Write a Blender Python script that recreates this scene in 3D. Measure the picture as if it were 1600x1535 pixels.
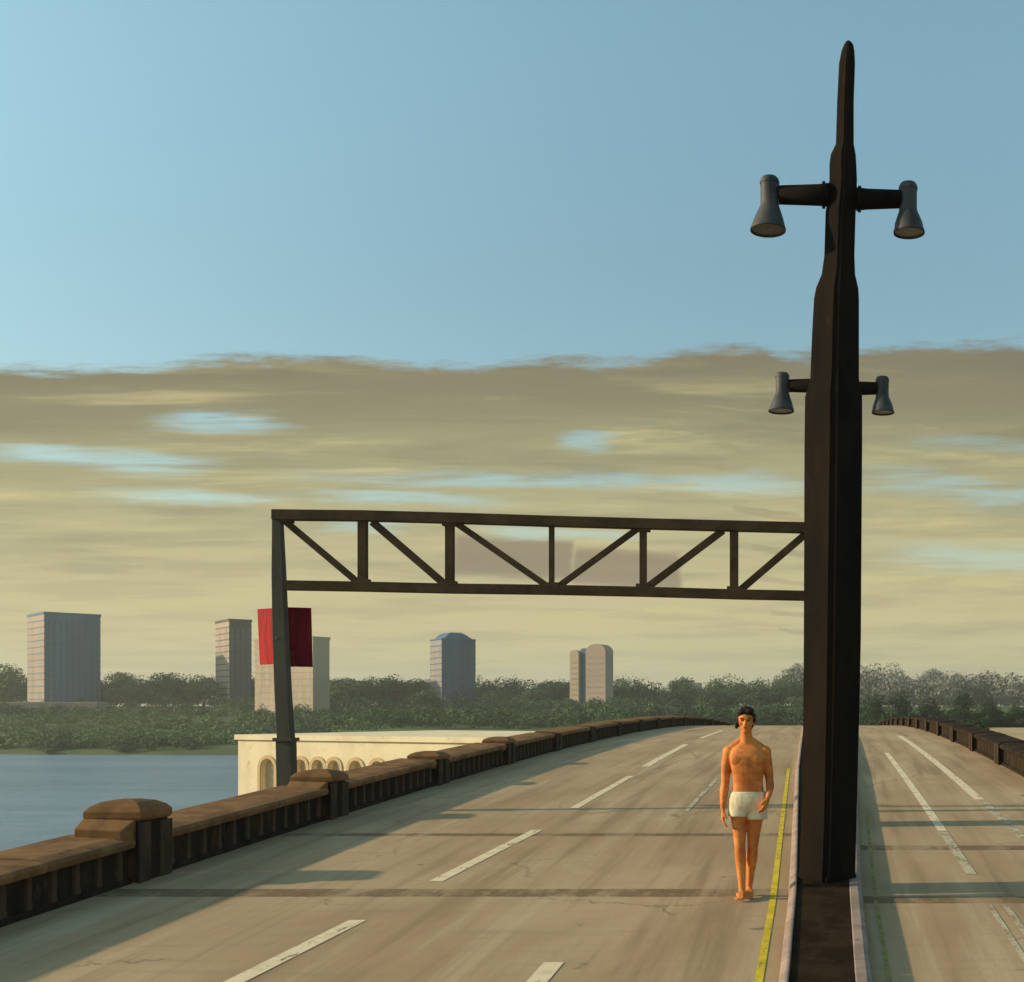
import bpy, bmesh, math, random
import numpy as np
from mathutils import Vector, Matrix

# ------------------------------------------------------------------ scene, camera, light
for o in list(bpy.data.objects): bpy.data.objects.remove(o)
S = bpy.context.scene
COL = S.collection
S.render.engine = 'CYCLES'
S.render.resolution_x, S.render.resolution_y = 1024, 982
S.view_settings.view_transform = 'Standard'
S.view_settings.look = 'None'
S.view_settings.exposure = 0.15
S.view_settings.gamma = 1.0
S.view_settings.use_curve_mapping = False

F = 1900.0            # focal length, in pixels of the 1600 px wide photograph
XV, YV = 1290.0, 1110.0   # where the road axis and the eye level run
EYE = 2.35
cam = bpy.data.cameras.new('camera'); camo = bpy.data.objects.new('camera', cam); COL.objects.link(camo)
camo.location = (0, 0, EYE); camo.rotation_euler = (math.radians(90), 0, 0)
cam.sensor_fit = 'HORIZONTAL'; cam.sensor_width = 36; cam.lens = 36 * F / 1600
cam.shift_x = (800 - XV) / 1600; cam.shift_y = (YV - 767.5) / 1600
cam.clip_start = 0.05; cam.clip_end = 30000
S.camera = camo

SUN_EL, SUN_AHEAD = math.radians(18.5), math.radians(-4)
sdir = Vector((-math.cos(SUN_EL) * math.cos(SUN_AHEAD), math.cos(SUN_EL) * math.sin(SUN_AHEAD), math.sin(SUN_EL)))
sl = bpy.data.lights.new('sun', 'SUN'); slo = bpy.data.objects.new('sun', sl); COL.objects.link(slo)
sl.energy = 4.9; sl.angle = math.radians(1.2); sl.color = (1.0, 0.79, 0.54)
slo.rotation_euler = sdir.to_track_quat('Z', 'Y').to_euler()
slo.location = (-20, 5, 20)

def L(r, g, b):
    def c(v):
        v /= 255.0
        return v / 12.92 if v <= 0.04045 else ((v + 0.055) / 1.055) ** 2.4
    return (c(r), c(g), c(b), 1.0)

class NT:
    """small helper to write node graphs as expressions"""
    def __init__(s, tree): s.t = tree
    def n(s, typ, **kw):
        nd = s.t.nodes.new(typ)
        for k, v in kw.items(): setattr(nd, k, v)
        return nd
    def inp(s, sock, v):
        if isinstance(v, bpy.types.NodeSocket): s.t.links.new(v, sock)
        else: sock.default_value = v
    def m(s, op, a, b=None, c=None, clamp=False):
        nd = s.n('ShaderNodeMath', operation=op, use_clamp=clamp)
        for i, v in enumerate((a, b, c)):
            if v is not None: s.inp(nd.inputs[i], v)
        return nd.outputs[0]
    def sstep(s, v, a, b):
        nd = s.n('ShaderNodeMapRange', interpolation_type='SMOOTHSTEP')
        s.inp(nd.inputs[0], v); nd.inputs[1].default_value = a; nd.inputs[2].default_value = b
        nd.inputs[3].default_value = 0; nd.inputs[4].default_value = 1
        return nd.outputs[0]
    def mix(s, f, a, b, blend='MIX'):
        nd = s.n('ShaderNodeMix', data_type='RGBA', blend_type=blend)
        s.inp(nd.inputs[0], f); s.inp(nd.inputs[6], a); s.inp(nd.inputs[7], b)
        return nd.outputs[2]
    def noise(s, vec, scale, detail=4, rough=.55, dist=0.0):
        nd = s.n('ShaderNodeTexNoise')
        if vec is not None: s.inp(nd.inputs['Vector'], vec)
        nd.inputs['Scale'].default_value = scale; nd.inputs['Detail'].default_value = detail
        nd.inputs['Roughness'].default_value = rough; nd.inputs['Distortion'].default_value = dist
        return nd.outputs[0]
    def comb(s, x, y, z=0.0):
        nd = s.n('ShaderNodeCombineXYZ')
        for i, v in enumerate((x, y, z)): s.inp(nd.inputs[i], v)
        return nd.outputs[0]
    def ramp(s, f, stops):
        nd = s.n('ShaderNodeValToRGB'); s.inp(nd.inputs[0], f)
        el = nd.color_ramp.elements
        while len(el) > 1: el.remove(el[-1])
        el[0].position, el[0].color = stops[0]
        for p, c in stops[1:]:
            e = el.new(p); e.color = c
        return nd.outputs[0]
    def mapping(s, vec, scale=(1, 1, 1), rot=(0, 0, 0)):
        nd = s.n('ShaderNodeMapping'); s.inp(nd.inputs[0], vec)
        nd.inputs['Scale'].default_value = scale; nd.inputs['Rotation'].default_value = rot
        return nd.outputs[0]

# ------------------------------------------------------------------ sky: physical sky with a bank of evening cloud low down
W = bpy.data.worlds.new("World"); S.world = W; W.use_nodes = True
W.node_tree.nodes.clear()
q = NT(W.node_tree)
tc = q.n('ShaderNodeTexCoord'); sx = q.n('ShaderNodeSeparateXYZ'); q.inp(sx.inputs[0], tc.outputs['Generated'])
X_, Y_, Z_ = sx.outputs
az = q.m('ARCTAN2', X_, Y_)
rr = q.m('SQRT', q.m('ADD', q.m('MULTIPLY', X_, X_), q.m('MULTIPLY', Y_, Y_)))
te = q.m('DIVIDE', Z_, q.m('MAXIMUM', rr, 0.001))
azc = q.m('MINIMUM', q.m('MAXIMUM', az, -0.75), 0.75)
v0 = q.m('DIVIDE', te, q.m('COSINE', azc))               # tangent of elevation, cloud bank lies a little lower to the sides
base_vec = q.comb(az, q.m('MULTIPLY', v0, 7.0), 3.1)
wob = q.m('SUBTRACT', q.noise(base_vec, 3.0, 5, .6), 0.5)
wob2 = q.m('SUBTRACT', q.noise(q.comb(az, q.m('MULTIPLY', v0, 9.0), 9.7), 7.0, 5, .65), 0.5)
v = q.m('ADD', v0, q.m('ADD', q.m('MULTIPLY', wob, 0.030), q.m('MULTIPLY', wob2, 0.020)))
u = q.m('ADD', az, q.m('MULTIPLY', wob, 0.16))
nish = q.n('ShaderNodeTexSky', sky_type='NISHITA'); nish.sun_disc = False
nish.sun_elevation = SUN_EL; nish.sun_rotation = math.radians(-90) + SUN_AHEAD
nish.air_density = 1.0; nish.dust_density = 0.6; nish.ozone_density = 1.6
skycol = q.mix(1.0, nish.outputs[0], (1.06, 1.17, 1.00, 1), 'MULTIPLY')
vg = q.sstep(v0, .26, .62)
skycol = q.mix(1.0, skycol, q.mix(vg, (.95, .96, .92, 1), (1.30, 1.34, 1.22, 1)), 'MULTIPLY')
# thin veil in the blue
veil = q.noise(q.comb(az, q.m('MULTIPLY', v0, 2.5), 0.3), 2.2, 5, .6)
edge_n = q.m('MULTIPLY', q.m('SUBTRACT', q.noise(q.comb(az, 0.0, 5.5), 5.0, 4, .6), 0.5), 0.022)
# the bank's upper edge rises and dips with the direction
er = q.ramp(q.m('DIVIDE', q.m('ADD', az, .8), 1.2), [((a + .8) / 1.2, ((e - .26) / .06,) * 3 + (1,)) for a, e in
    [(-.79, .278), (-.597, .281), (-.50, .284), (-.455, .2925), (-.375, .291), (-.32, .2815), (-.277, .280), (-.22, .286), (-.153, .288), (-.12, .297), (-.055, .2985), (-.03, .291), (.058, .298), (.16, .300), (.39, .290)]])
edge_v = q.m('ADD', q.m('MULTIPLY', er, .06), .26)
rag = q.m('SUBTRACT', q.noise(q.comb(q.m('MULTIPLY', az, 2.0), q.m('MULTIPLY', v0, 11.0), 2.2), 12.0, 7, .7), 0.5)
vt = q.m('ADD', v0, q.m('ADD', q.m('MULTIPLY', wob, .010), q.m('MULTIPLY', rag, .030)))
cov = q.sstep(q.m('SUBTRACT', q.m('ADD', vt, edge_n), edge_v), 0.004, -0.009)
streak = q.noise(q.comb(q.m('MULTIPLY', az, 1.6), q.m('MULTIPLY', v0, 16.0), 1.0), 2.6, 6, .62, .3)
fine = q.noise(q.comb(q.m('MULTIPLY', az, 3.0), q.m('MULTIPLY', v0, 34.0), 4.0), 2.6, 5, .6)
grad = q.ramp(q.m('DIVIDE', v, 0.30), [
    (0.00, L(186, 188, 152)), (0.10, L(204, 198, 150)), (0.24, L(211, 200, 148)),
    (0.48, L(196, 188, 142)), (0.72, L(166, 162, 124)), (0.86, L(143, 137, 108)), (1.0, L(126, 120, 100))])
lit = q.mix(q.m('MULTIPLY', q.sstep(streak, .50, .72), q.m('ADD', .22, q.m('MULTIPLY', q.sstep(v0, .285, .235), .78))), grad, L(214, 202, 146))
cl = q.mix(q.m('MULTIPLY', q.sstep(streak, .50, .30), q.m('ADD', .25, q.m('MULTIPLY', q.sstep(v, .05, .24), .5))), lit, L(138, 133, 106))
cl = q.mix(q.m('MULTIPLY', q.sstep(fine, .58, .36), .28), cl, L(140, 136, 108))
# openings of blue between the layers: (x0, x1, y at x0, y at x1, half height, strength), read as directions
def band(x0, x1, y0, y1, hh, st, uu=u, vv=v):
    a0, a1 = math.atan((x0 - XV) / F), math.atan((x1 - XV) / F)
    b0, b1 = (YV - y0) / F, (YV - y1) / F
    uc, hw = (a0 + a1) / 2, (a1 - a0) / 2
    k = (b1 - b0) / (a1 - a0)
    line = q.m('ADD', q.m('MULTIPLY', q.m('SUBTRACT', uu, uc), k), (b0 + b1) / 2)
    mv = q.sstep(q.m('ABSOLUTE', q.m('SUBTRACT', vv, line)), hh * 1.7 / F, hh * 0.1 / F)
    mu = q.sstep(q.m('ABSOLUTE', q.m('SUBTRACT', uu, uc)), hw * 1.25, hw * 0.45)
    return q.m('MULTIPLY', q.m('MULTIPLY', mv, mu), st)
holes = None
for b in [(250, 450, 655, 660, 11, .9), (-40, 350, 705, 727, 15, .85), (170, 760, 768, 792, 11, .8),
          (520, 1290, 742, 765, 13, .85), (1290, 1900, 752, 800, 15, .75), (850, 960, 690, 700, 11, .8),
          (1420, 1800, 862, 872, 18, .55), (440, 600, 820, 826, 12, .75), (730, 1000, 830, 838, 10, .65),
          (1400, 1700, 698, 705, 12, .45)]:
    m_ = band(*b); holes = m_ if holes is None else q.m('MAXIMUM', holes, m_)
holes = q.m('MULTIPLY', holes, q.sstep(fine, .25, .55))
holes = q.m('MULTIPLY', holes, q.sstep(q.noise(q.comb(q.m('MULTIPLY', az, 2.2), q.m('MULTIPLY', v0, 22.0), 7.0), 5.0, 4, .6), .26, .46))
holes = q.m('MULTIPLY', holes, .85)
# low grey puffs behind the sign gantry
up = q.m('ADD', az, q.m('MULTIPLY', wob, .02)); vp = q.m('ADD', v0, q.m('MULTIPLY', wob2, .012))
def puffband(x0, x1, y0, y1, hh, st):
    a0, a1 = math.atan((x0 - XV) / F), math.atan((x1 - XV) / F)
    uc, hw_ = (a0 + a1) / 2, (a1 - a0) / 2; vc = (YV - (y0 + y1) / 2) / F; k_ = (y0 - y1) / F / (a1 - a0)
    line = q.m('ADD', q.m('MULTIPLY', q.m('SUBTRACT', up, uc), k_), vc)
    mv = q.sstep(q.m('ABSOLUTE', q.m('SUBTRACT', vp, line)), hh / F, hh * .55 / F)
    mu = q.sstep(q.m('ABSOLUTE', q.m('SUBTRACT', up, uc)), hw_, hw_ * .86)
    return q.m('MULTIPLY', q.m('MULTIPLY', mv, mu), st)
puff = puffband(700, 900, 866, 876, 40, .85)
for w_ in [(888, 1070, 884, 896, 38, .82), (1140, 1262, 796, 812, 7, .36), (1170, 1262, 854, 866, 6, .30), (1185, 1262, 903, 914, 6, .30), (1205, 1262, 957, 962, 5, .32), (1215, 1262, 982, 990, 5, .32)]:
    puff = q.m('MAXIMUM', puff, puffband(*w_))
cl = q.mix(puff, cl, L(142, 128, 106))
covm = q.m('MULTIPLY', cov, q.m('SUBTRACT', 1.0, holes))
bg1 = q.n('ShaderNodeBackground'); q.inp(bg1.inputs[0], skycol); bg1.inputs[1].default_value = 0.15
bg2 = q.n('ShaderNodeBackground'); q.inp(bg2.inputs[0], cl); bg2.inputs[1].default_value = 0.84
mx = q.n('ShaderNodeMixShader'); q.inp(mx.inputs[0], covm); q.inp(mx.inputs[1], bg1.outputs[0]); q.inp(mx.inputs[2], bg2.outputs[0])
wo = q.n('ShaderNodeOutputWorld'); q.inp(wo.inputs[0], mx.outputs[0])

# ------------------------------------------------------------------ materials
def mat(name, c1, c2, scale=3.0, rough=.85, bump=.3, stretch=(1, 1, 1), detail=6, spec=.12, c3=None, s3=14.0,
        lo=.38, hi=.62, metallic=0.0, bdist=.02):
    m = bpy.data.materials.new(name); m.use_nodes = True
    t = m.node_tree; t.nodes.clear(); k = NT(t)
    tcn = k.n('ShaderNodeTexCoord'); vec = k.mapping(tcn.outputs['Object'], stretch)
    n1 = k.noise(vec, scale, detail, .6, .2)
    col = k.mix(k.sstep(n1, lo, hi), c1, c2)
    n2 = k.noise(vec, s3, 4, .65)
    if c3: col = k.mix(k.sstep(n2, .56, .74), col, c3)
    b = k.n('ShaderNodeBsdfPrincipled'); k.inp(b.inputs['Base Color'], col)
    b.inputs['Roughness'].default_value = rough; b.inputs['Specular IOR Level'].default_value = spec
    b.inputs['Metallic'].default_value = metallic
    if bump:
        bp = k.n('ShaderNodeBump'); bp.inputs['Strength'].default_value = bump; bp.inputs['Distance'].default_value = bdist
        k.inp(bp.inputs['Height'], k.m('ADD', n1, k.m('MULTIPLY', n2, .6)))
        k.inp(b.inputs['Normal'], bp.outputs[0])
    o = k.n('ShaderNodeOutputMaterial'); k.inp(o.inputs[0], b.outputs[0])
    return m
def A(r, g, b): return (r, g, b, 1)
M = {}
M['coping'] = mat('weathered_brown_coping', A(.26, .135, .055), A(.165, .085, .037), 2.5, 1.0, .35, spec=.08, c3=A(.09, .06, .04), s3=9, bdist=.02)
M['panel'] = mat('shaded_dark_stone', A(.038, .024, .014), A(.016, .013, .010), 3.0, 1.0, .6, (1, 1, .35), spec=.05, c3=A(.085, .055, .035), s3=7)  # shade on the left parapet's road face is put into this tone
M['rib'] = mat('brown_rib_stone', A(.095, .058, .032), A(.050, .034, .022), 4.0, .9, .5, (1, 1, .4), c3=A(.04, .03, .025), s3=9)
M['pole'] = mat('dark_bronze_paint', A(.0145, .0095, .006), A(.008, .007, .0055), 2.5, .85, .25, (1, 1, .3), spec=.04, c3=A(.022, .012, .006), s3=8)
M['lamp'] = mat('slate_grey_paint', A(.060, .062, .062), A(.036, .038, .038), 5, .6, .2, spec=.3)
M['lens'] = mat('frosted_lens', A(.07, .068, .06), A(.05, .05, .045), 5, .25, 0, spec=.5)
M['truss'] = mat('rusty_brown_steel', A(.085, .053, .028), A(.055, .036, .020), 3, .85, .4, spec=.1, c3=A(.085, .048, .024), s3=6)
M['post'] = mat('grey_brown_steel', A(.10, .088, .068), A(.07, .06, .047), 2.0, .7, .35, (1, 1, .3), c3=A(.11, .075, .05), s3=5)
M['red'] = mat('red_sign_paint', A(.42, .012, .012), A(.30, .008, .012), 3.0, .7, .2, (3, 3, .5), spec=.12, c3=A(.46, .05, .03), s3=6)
M['red_shaded'] = mat('shaded_red_sign_paint', A(.20, .007, .014), A(.11, .005, .010), 3.0, .7, .2, (3, 3, .5), spec=.12, c3=A(.27, .07, .07), s3=6)  # same red, darkened for the shade on the leaf turned from the sun
M['kerb'] = mat('pinkish_kerb_stone', A(.34, .25, .20), A(.25, .185, .145), 3.0, .9, .4, c3=A(.16, .12, .10), s3=10)
M['median'] = mat('dark_brown_median_fill', A(.034, .020, .011), A(.019, .0115, .006), 3.0, 1.0, .5, spec=.03, c3=A(.055, .034, .017), s3=14)
M['white'] = mat('worn_white_paint', A(.74, .60, .38), A(.60, .48, .30), 7.0, .85, .2, c3=A(.50, .40, .25), s3=24, lo=.45, hi=.7)
M['faint'] = mat('faded_white_paint', A(.52, .45, .30), A(.42, .35, .22), 7.0, .9, .2, c3=A(.24, .215, .15), s3=20)
M['yellow'] = mat('yellow_road_paint', A(.70, .52, .03), A(.52, .39, .03), 5.0, .8, .2, c3=A(.24, .21, .09), s3=12)
M['yellow_dull'] = mat('dull_yellow_road_paint', A(.33, .28, .07), A(.27, .22, .08), 5.0, .8, .2, c3=A(.24, .19, .09), s3=12)
M['shadow_band'] = mat('dark_shadow_strip', A(.245, .165, .090), A(.20, .132, .072), 4.0, .95, .4, c3=A(.22, .18, .12), s3=18, lo=.3, hi=.7)  # darker road tone that stands for the shadow bands
M['slab'] = mat('bridge_concrete', A(.24, .21, .17), A(.16, .14, .11), .8, .95, .4)
M['cream'] = mat('cream_render_wall', A(.80, .68, .44), A(.70, .58, .37), .6, .9, .3, c3=A(.60, .46, .27), s3=2.0)
M['tantrim'] = mat('tan_window_surround', A(.62, .46, .25), A(.54, .39, .2), 2.0, .9, .2)
M['winrecess'] = mat('dim_window_glass', A(.60, .47, .28), A(.52, .40, .24), 2.0, .5, 0, spec=.5)
M['tw_pink'] = mat('pink_concrete', A(.42, .33, .26), A(.34, .27, .21), .05, .9, 0)
M['tw_cream'] = mat('tan_concrete', A(.46, .38, .26), A(.38, .31, .21), .05, .9, 0)
M['tw_grey'] = mat('grey_concrete', A(.30, .29, .29), A(.22, .22, .23), .05, .9, 0)
M['tw_blue'] = mat('blue_glass_cladding', A(.075, .185, .270), A(.050, .135, .205), .12, .5, 0, (1, 1, .15), spec=.25)
M['tw_darkbl'] = mat('dark_blue_cladding', A(.060, .135, .210), A(.040, .095, .155), .12, .5, 0, (1, 1, .15), spec=.25)
M['tw_olive'] = mat('olive_grey_cladding', A(.090, .088, .062), A(.060, .060, .045), .12, .6, 0, (1, 1, .2), spec=.25)
M['tw_tanglass'] = mat('muted_tan_glass', A(.30, .25, .19), A(.25, .21, .16), .3, .5, 0, spec=.4)  # low-contrast tan window glass for tan towers and flanks
M['tw_glass'] = mat('tower_window_glass', A(.055, .10, .13), A(.045, .08, .10), .3, .3, 0, spec=.5)
M['bark'] = mat('tree_bark', A(.085, .065, .045), A(.05, .04, .03), 2, .95, .3)
M['grass'] = mat('bank_grass', A(.095, .135, .040), A(.060, .090, .030), .035, .95, .0, (1, .5, 1), c3=A(.11, .10, .045), s3=.12)
M['sand'] = mat('dry_sandy_ground', A(.50, .36, .19), A(.38, .27, .14), .06, .95, 0, c3=A(.28, .20, .11), s3=.3)
M['skin'] = mat('sun_tanned_skin', A(.72, .25, .05), A(.48, .14, .03), 5.0, .65, .12, c3=A(.74, .33, .10), s3=14, spec=.3, bdist=.006)
M['hair'] = mat('dark_brown_hair', A(.035, .022, .013), A(.016, .011, .008), 30, .6, .8, (1, 1, .25), bdist=.006)
M['shorts'] = mat('off_white_cotton', A(.76, .67, .44), A(.62, .53, .34), 12.0, .9, .5, (1, 1, .5), bdist=.008)
M['eye'] = mat('dark_eye', A(.03, .02, .015), A(.02, .015, .01), 5, .3, 0)
M['lip'] = mat('lip_skin', A(.42, .13, .065), A(.36, .11, .055), 5, .5, 0)
M['steelbolt'] = mat('bolt_steel', A(.16, .15, .14), A(.1, .09, .08), 9, .5, .1, metallic=.3)

def foliage(name, c1, c2, c3):
    m = mat(name, c1, c2, .22, .8, 0, c3=c3, s3=1.1, spec=.15, lo=.35, hi=.65); return m
M['leaf_a'] = foliage('olive_leaves', A(.115, .185, .045), A(.075, .130, .034), A(.16, .225, .065))
M['leaf_b'] = foliage('green_leaves', A(.062, .118, .034), A(.042, .088, .027), A(.092, .150, .046))
M['leaf_c'] = foliage('deep_green_leaves', A(.034, .064, .022), A(.022, .044, .017), A(.054, .084, .030))
M['leaf_g'] = foliage('hazed_grey_leaves', A(.22, .22, .17), A(.17, .175, .14), A(.26, .25, .19))  # distance haze put into the leaf colour, paler and greyer

def road_mat():
    m = bpy.data.materials.new('worn_tan_concrete_road'); m.use_nodes = True
    t = m.node_tree; t.nodes.clear(); k = NT(t)
    tcn = k.n('ShaderNodeTexCoord'); ob = tcn.outputs['Object']
    long_ = k.noise(k.mapping(ob, (2.6, .10, 1)), 1.4, 6, .62, .2)
    patch = k.noise(k.mapping(ob, (.5, .22, 1)), 1.0, 5, .6, .5)
    grit = k.noise(ob, 55, 4, .75)
    speck = k.noise(ob, 190, 2, .6)
    cross = k.noise(k.mapping(ob, (.4, 4.0, 1)), 1.6, 5, .6)
    col = k.mix(k.sstep(patch, .32, .68), A(.350, .235, .125), A(.455, .325, .185))
    col = k.mix(k.m('MULTIPLY', k.sstep(long_, .48, .68), .70), col, A(.25, .165, .085))
    col = k.mix(k.m('MULTIPLY', k.sstep(long_, .46, .30), .45), col, A(.54, .41, .25))
    col = k.mix(k.m('MULTIPLY', k.sstep(cross, .52, .75), .35), col, A(.27, .20, .11))
    col = k.mix(k.m('MULTIPLY', k.sstep(grit, .52, .72), .45), col, A(.21, .16, .09))
    col = k.mix(k.m('MULTIPLY', k.sstep(speck, .60, .75), .6), col, A(.58, .51, .36))
    spots_ = k.noise(k.mapping(ob, (1.0, .8, 1)), 2.6, 3, .5)
    col = k.mix(k.m('MULTIPLY', k.sstep(spots_, .70, .76), .6), col, A(.12, .09, .06))
    vor = k.n('ShaderNodeTexVoronoi', feature='DISTANCE_TO_EDGE'); vor.inputs['Scale'].default_value = .42
    wv = k.n('ShaderNodeVectorMath', operation='ADD'); k.inp(wv.inputs[0], ob); k.inp(wv.inputs[1], k.comb(k.m('MULTIPLY', patch, 1.6), k.m('MULTIPLY', k.noise(ob, 3.0, 4, .7), .5)))
    k.inp(vor.inputs['Vector'], wv.outputs[0])
    col = k.mix(k.m('MULTIPLY', k.m('MULTIPLY', k.sstep(vor.outputs['Distance'], .010, .003), k.sstep(patch, .50, .58)), .5), col, A(.13, .095, .06))
    b = k.n('ShaderNodeBsdfPrincipled'); k.inp(b.inputs['Base Color'], col)
    b.inputs['Roughness'].default_value = .9; b.inputs['Specular IOR Level'].default_value = .12
    bp = k.n('ShaderNodeBump'); bp.inputs['Strength'].default_value = .5; bp.inputs['Distance'].default_value = .006
    k.inp(bp.inputs['Height'], k.m('ADD', grit, k.m('MULTIPLY', speck, .6))); k.inp(b.inputs['Normal'], bp.outputs[0])
    o = k.n('ShaderNodeOutputMaterial'); k.inp(o.inputs[0], b.outputs[0]); return m
M['road'] = road_mat()
def wear(m, amount, scale=9.0):
    """paint worn through in places"""
    t = m.node_tree; k = NT(t); tcn = k.n('ShaderNodeTexCoord')
    n = k.noise(k.mapping(tcn.outputs['Object'], (1, .35, 1)), scale, 6, .7)
    b = next(x for x in t.nodes if x.type == 'BSDF_PRINCIPLED')
    k.inp(b.inputs['Alpha'], k.m('SUBTRACT', 1.0, k.m('MULTIPLY', k.sstep(n, .66 - amount, .70 - amount * .3), .85)))
wear(M['white'], .09, 9.0); wear(M['faint'], .18, 7.0); wear(M['yellow'], .10); wear(M['yellow_dull'], .2); wear(M['shadow_band'], .30, 1.6)  # last call only frays the painted shadow bands
def water_mat():
    m = bpy.data.materials.new('river_water'); m.use_nodes = True
    t = m.node_tree; t.nodes.clear(); k = NT(t)
    tcn = k.n('ShaderNodeTexCoord'); ob = tcn.outputs['Object']
    a = k.noise(k.mapping(ob, (.25, .6, 1)), .5, 6, .65, .3)
    b_ = k.noise(k.mapping(ob, (.01, .05, 1)), .8, 5, .6, .3)
    c_ = k.noise(k.mapping(ob, (.03, .22, 1)), .8, 6, .65, .4)
    col = k.mix(k.sstep(b_, .38, .62), A(.095, .150, .180), A(.145, .210, .245))
    col = k.mix(k.m('MULTIPLY', k.sstep(c_, .5, .68), .6), col, A(.17, .235, .27))
    col = k.mix(k.m('MULTIPLY', k.sstep(c_, .46, .32), .6), col, A(.05, .085, .11))
    b = k.n('ShaderNodeBsdfPrincipled'); k.inp(b.inputs['Base Color'], col)
    b.inputs['Roughness'].default_value = .35; b.inputs['Specular IOR Level'].default_value = .35
    bp = k.n('ShaderNodeBump'); bp.inputs['Strength'].default_value = .9; bp.inputs['Distance'].default_value = .6
    k.inp(bp.inputs['Height'], a); k.inp(b.inputs['Normal'], bp.outputs[0])
    o = k.n('ShaderNodeOutputMaterial'); k.inp(o.inputs[0], b.outputs[0]); return m
M['water'] = water_mat()

# ------------------------------------------------------------------ mesh helpers
class MB:
    def __init__(s): s.v = []; s.f = []
    def add(s, vs, fs):
        o = len(s.v); s.v += [tuple(p) for p in vs]; s.f += [tuple(i + o for i in f) for f in fs]; return s
    def box(s, x0, x1, y0, y1, z0, z1):
        return s.add([(x0, y0, z0), (x1, y0, z0), (x1, y1, z0), (x0, y1, z0), (x0, y0, z1), (x1, y0, z1), (x1, y1, z1), (x0, y1, z1)],
                     [(3, 2, 1, 0), (4, 5, 6, 7), (0, 1, 5, 4), (1, 2, 6, 5), (2, 3, 7, 6), (3, 0, 4, 7)])
    def loft(s, rings, cap=True, closed=True):
        n = len(rings[0]); vs = [p for r in rings for p in r]; fs = []
        for i in range(len(rings) - 1):
            for j in range(n if closed else n - 1):
                a, b = i * n + j, i * n + (j + 1) % n
                fs.append((a, b, b + n, a + n))
        if cap and closed:
            fs.append(tuple(range(n - 1, -1, -1))); fs.append(tuple((len(rings) - 1) * n + j for j in range(n)))
        return s.add(vs, fs)
    def bar(s, a, b, w, h, up=(0, 1, 0)):
        a, b = Vector(a), Vector(b); d = (b - a).normalized(); upv = Vector(up)
        sd = d.cross(upv).normalized(); u2 = sd.cross(d).normalized()
        ring = lambda p: [p + sd * (i * w / 2) + u2 * (j * h / 2) for i, j in ((-1, -1), (1, -1), (1, 1), (-1, 1))]
        return s.loft([ring(a), ring(b)])
    def tube(s, pts, rads, n=16):
        rings = []
        for i, p in enumerate(pts):
            p = Vector(p); d = (Vector(pts[min(i + 1, len(pts) - 1)]) - Vector(pts[max(i - 1, 0)])).normalized()
            ref = Vector((0, 1, 0)) if abs(d.y) < .9 else Vector((1, 0, 0))
            a = d.cross(ref).normalized(); b = d.cross(a).normalized()
            rings.append([p + (a * math.cos(t) + b * math.sin(t)) * rads[i] for t in [k * 2 * math.pi / n for k in range(n)]])
        return s.loft(rings)
    def ell(s, c, r, nu=20, nv=12, rot=None):
        vs = []; c = Vector(c)
        for i in range(nv + 1):
            ph = math.pi * i / nv
            for j in range(nu):
                th = 2 * math.pi * j / nu
                p = Vector((r[0] * math.sin(ph) * math.cos(th), r[1] * math.sin(ph) * math.sin(th), r[2] * math.cos(ph)))
                if rot: p = rot @ p
                vs.append(c + p)
        fs = []
        for i in range(nv):
            for j in range(nu):
                a, b = i * nu + j, i * nu + (j + 1) % nu
                fs.append((a, a + nu, b + nu, b))
        return s.add(vs, fs)
    def mesh(s, name, m, smooth=False, fix=True):
        me = bpy.data.meshes.new(name); me.from_pydata(s.v, [], s.f); me.validate()
        if fix:
            bm = bmesh.new(); bm.from_mesh(me); bmesh.ops.remove_doubles(bm, verts=bm.verts, dist=1e-6)
            bmesh.ops.recalc_face_normals(bm, faces=bm.faces); bm.to_mesh(me); bm.free()
        me.materials.append(m)
        if smooth: me.polygons.foreach_set('use_smooth', [True] * len(me.polygons))
        return me
    def build(s, name, m, parent=None, smooth=False, bevel=0, kind=None, label=None, fix=True):
        me = s.mesh(name, m, smooth, fix)
        return link(name, me, parent, bevel, kind, label)
def link(name, me, parent=None, bevel=0, kind=None, label=None, loc=None):
    o = bpy.data.objects.new(name, me); COL.objects.link(o)
    if parent: o.parent = parent
    if loc is not None: o.location = loc
    if bevel:
        b = o.modifiers.new('bevel', 'BEVEL'); b.width = bevel; b.segments = 2; b.limit_method = 'ANGLE'; b.angle_limit = math.radians(35)
    if kind: o['kind'] = kind
    if label: o['label'] = label
    return o
def tag(o, label, cat, group=None):
    o['label'] = label; o['category'] = cat
    if group: o['group'] = group
    return o
def thing(name, label, cat, loc=(0, 0, 0), group=None, rotz=0):
    o = bpy.data.objects.new(name, None); COL.objects.link(o); o.location = loc; o.rotation_euler = (0, 0, rotz)
    o.empty_display_size = .3
    return tag(o, label, cat, group)

# a point that stands at depth d (metres) and is seen at photo pixel (x, y)
def at(x, y, d): return Vector(((x - XV) * d / F, d, EYE + (YV - y) * d / F))

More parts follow.
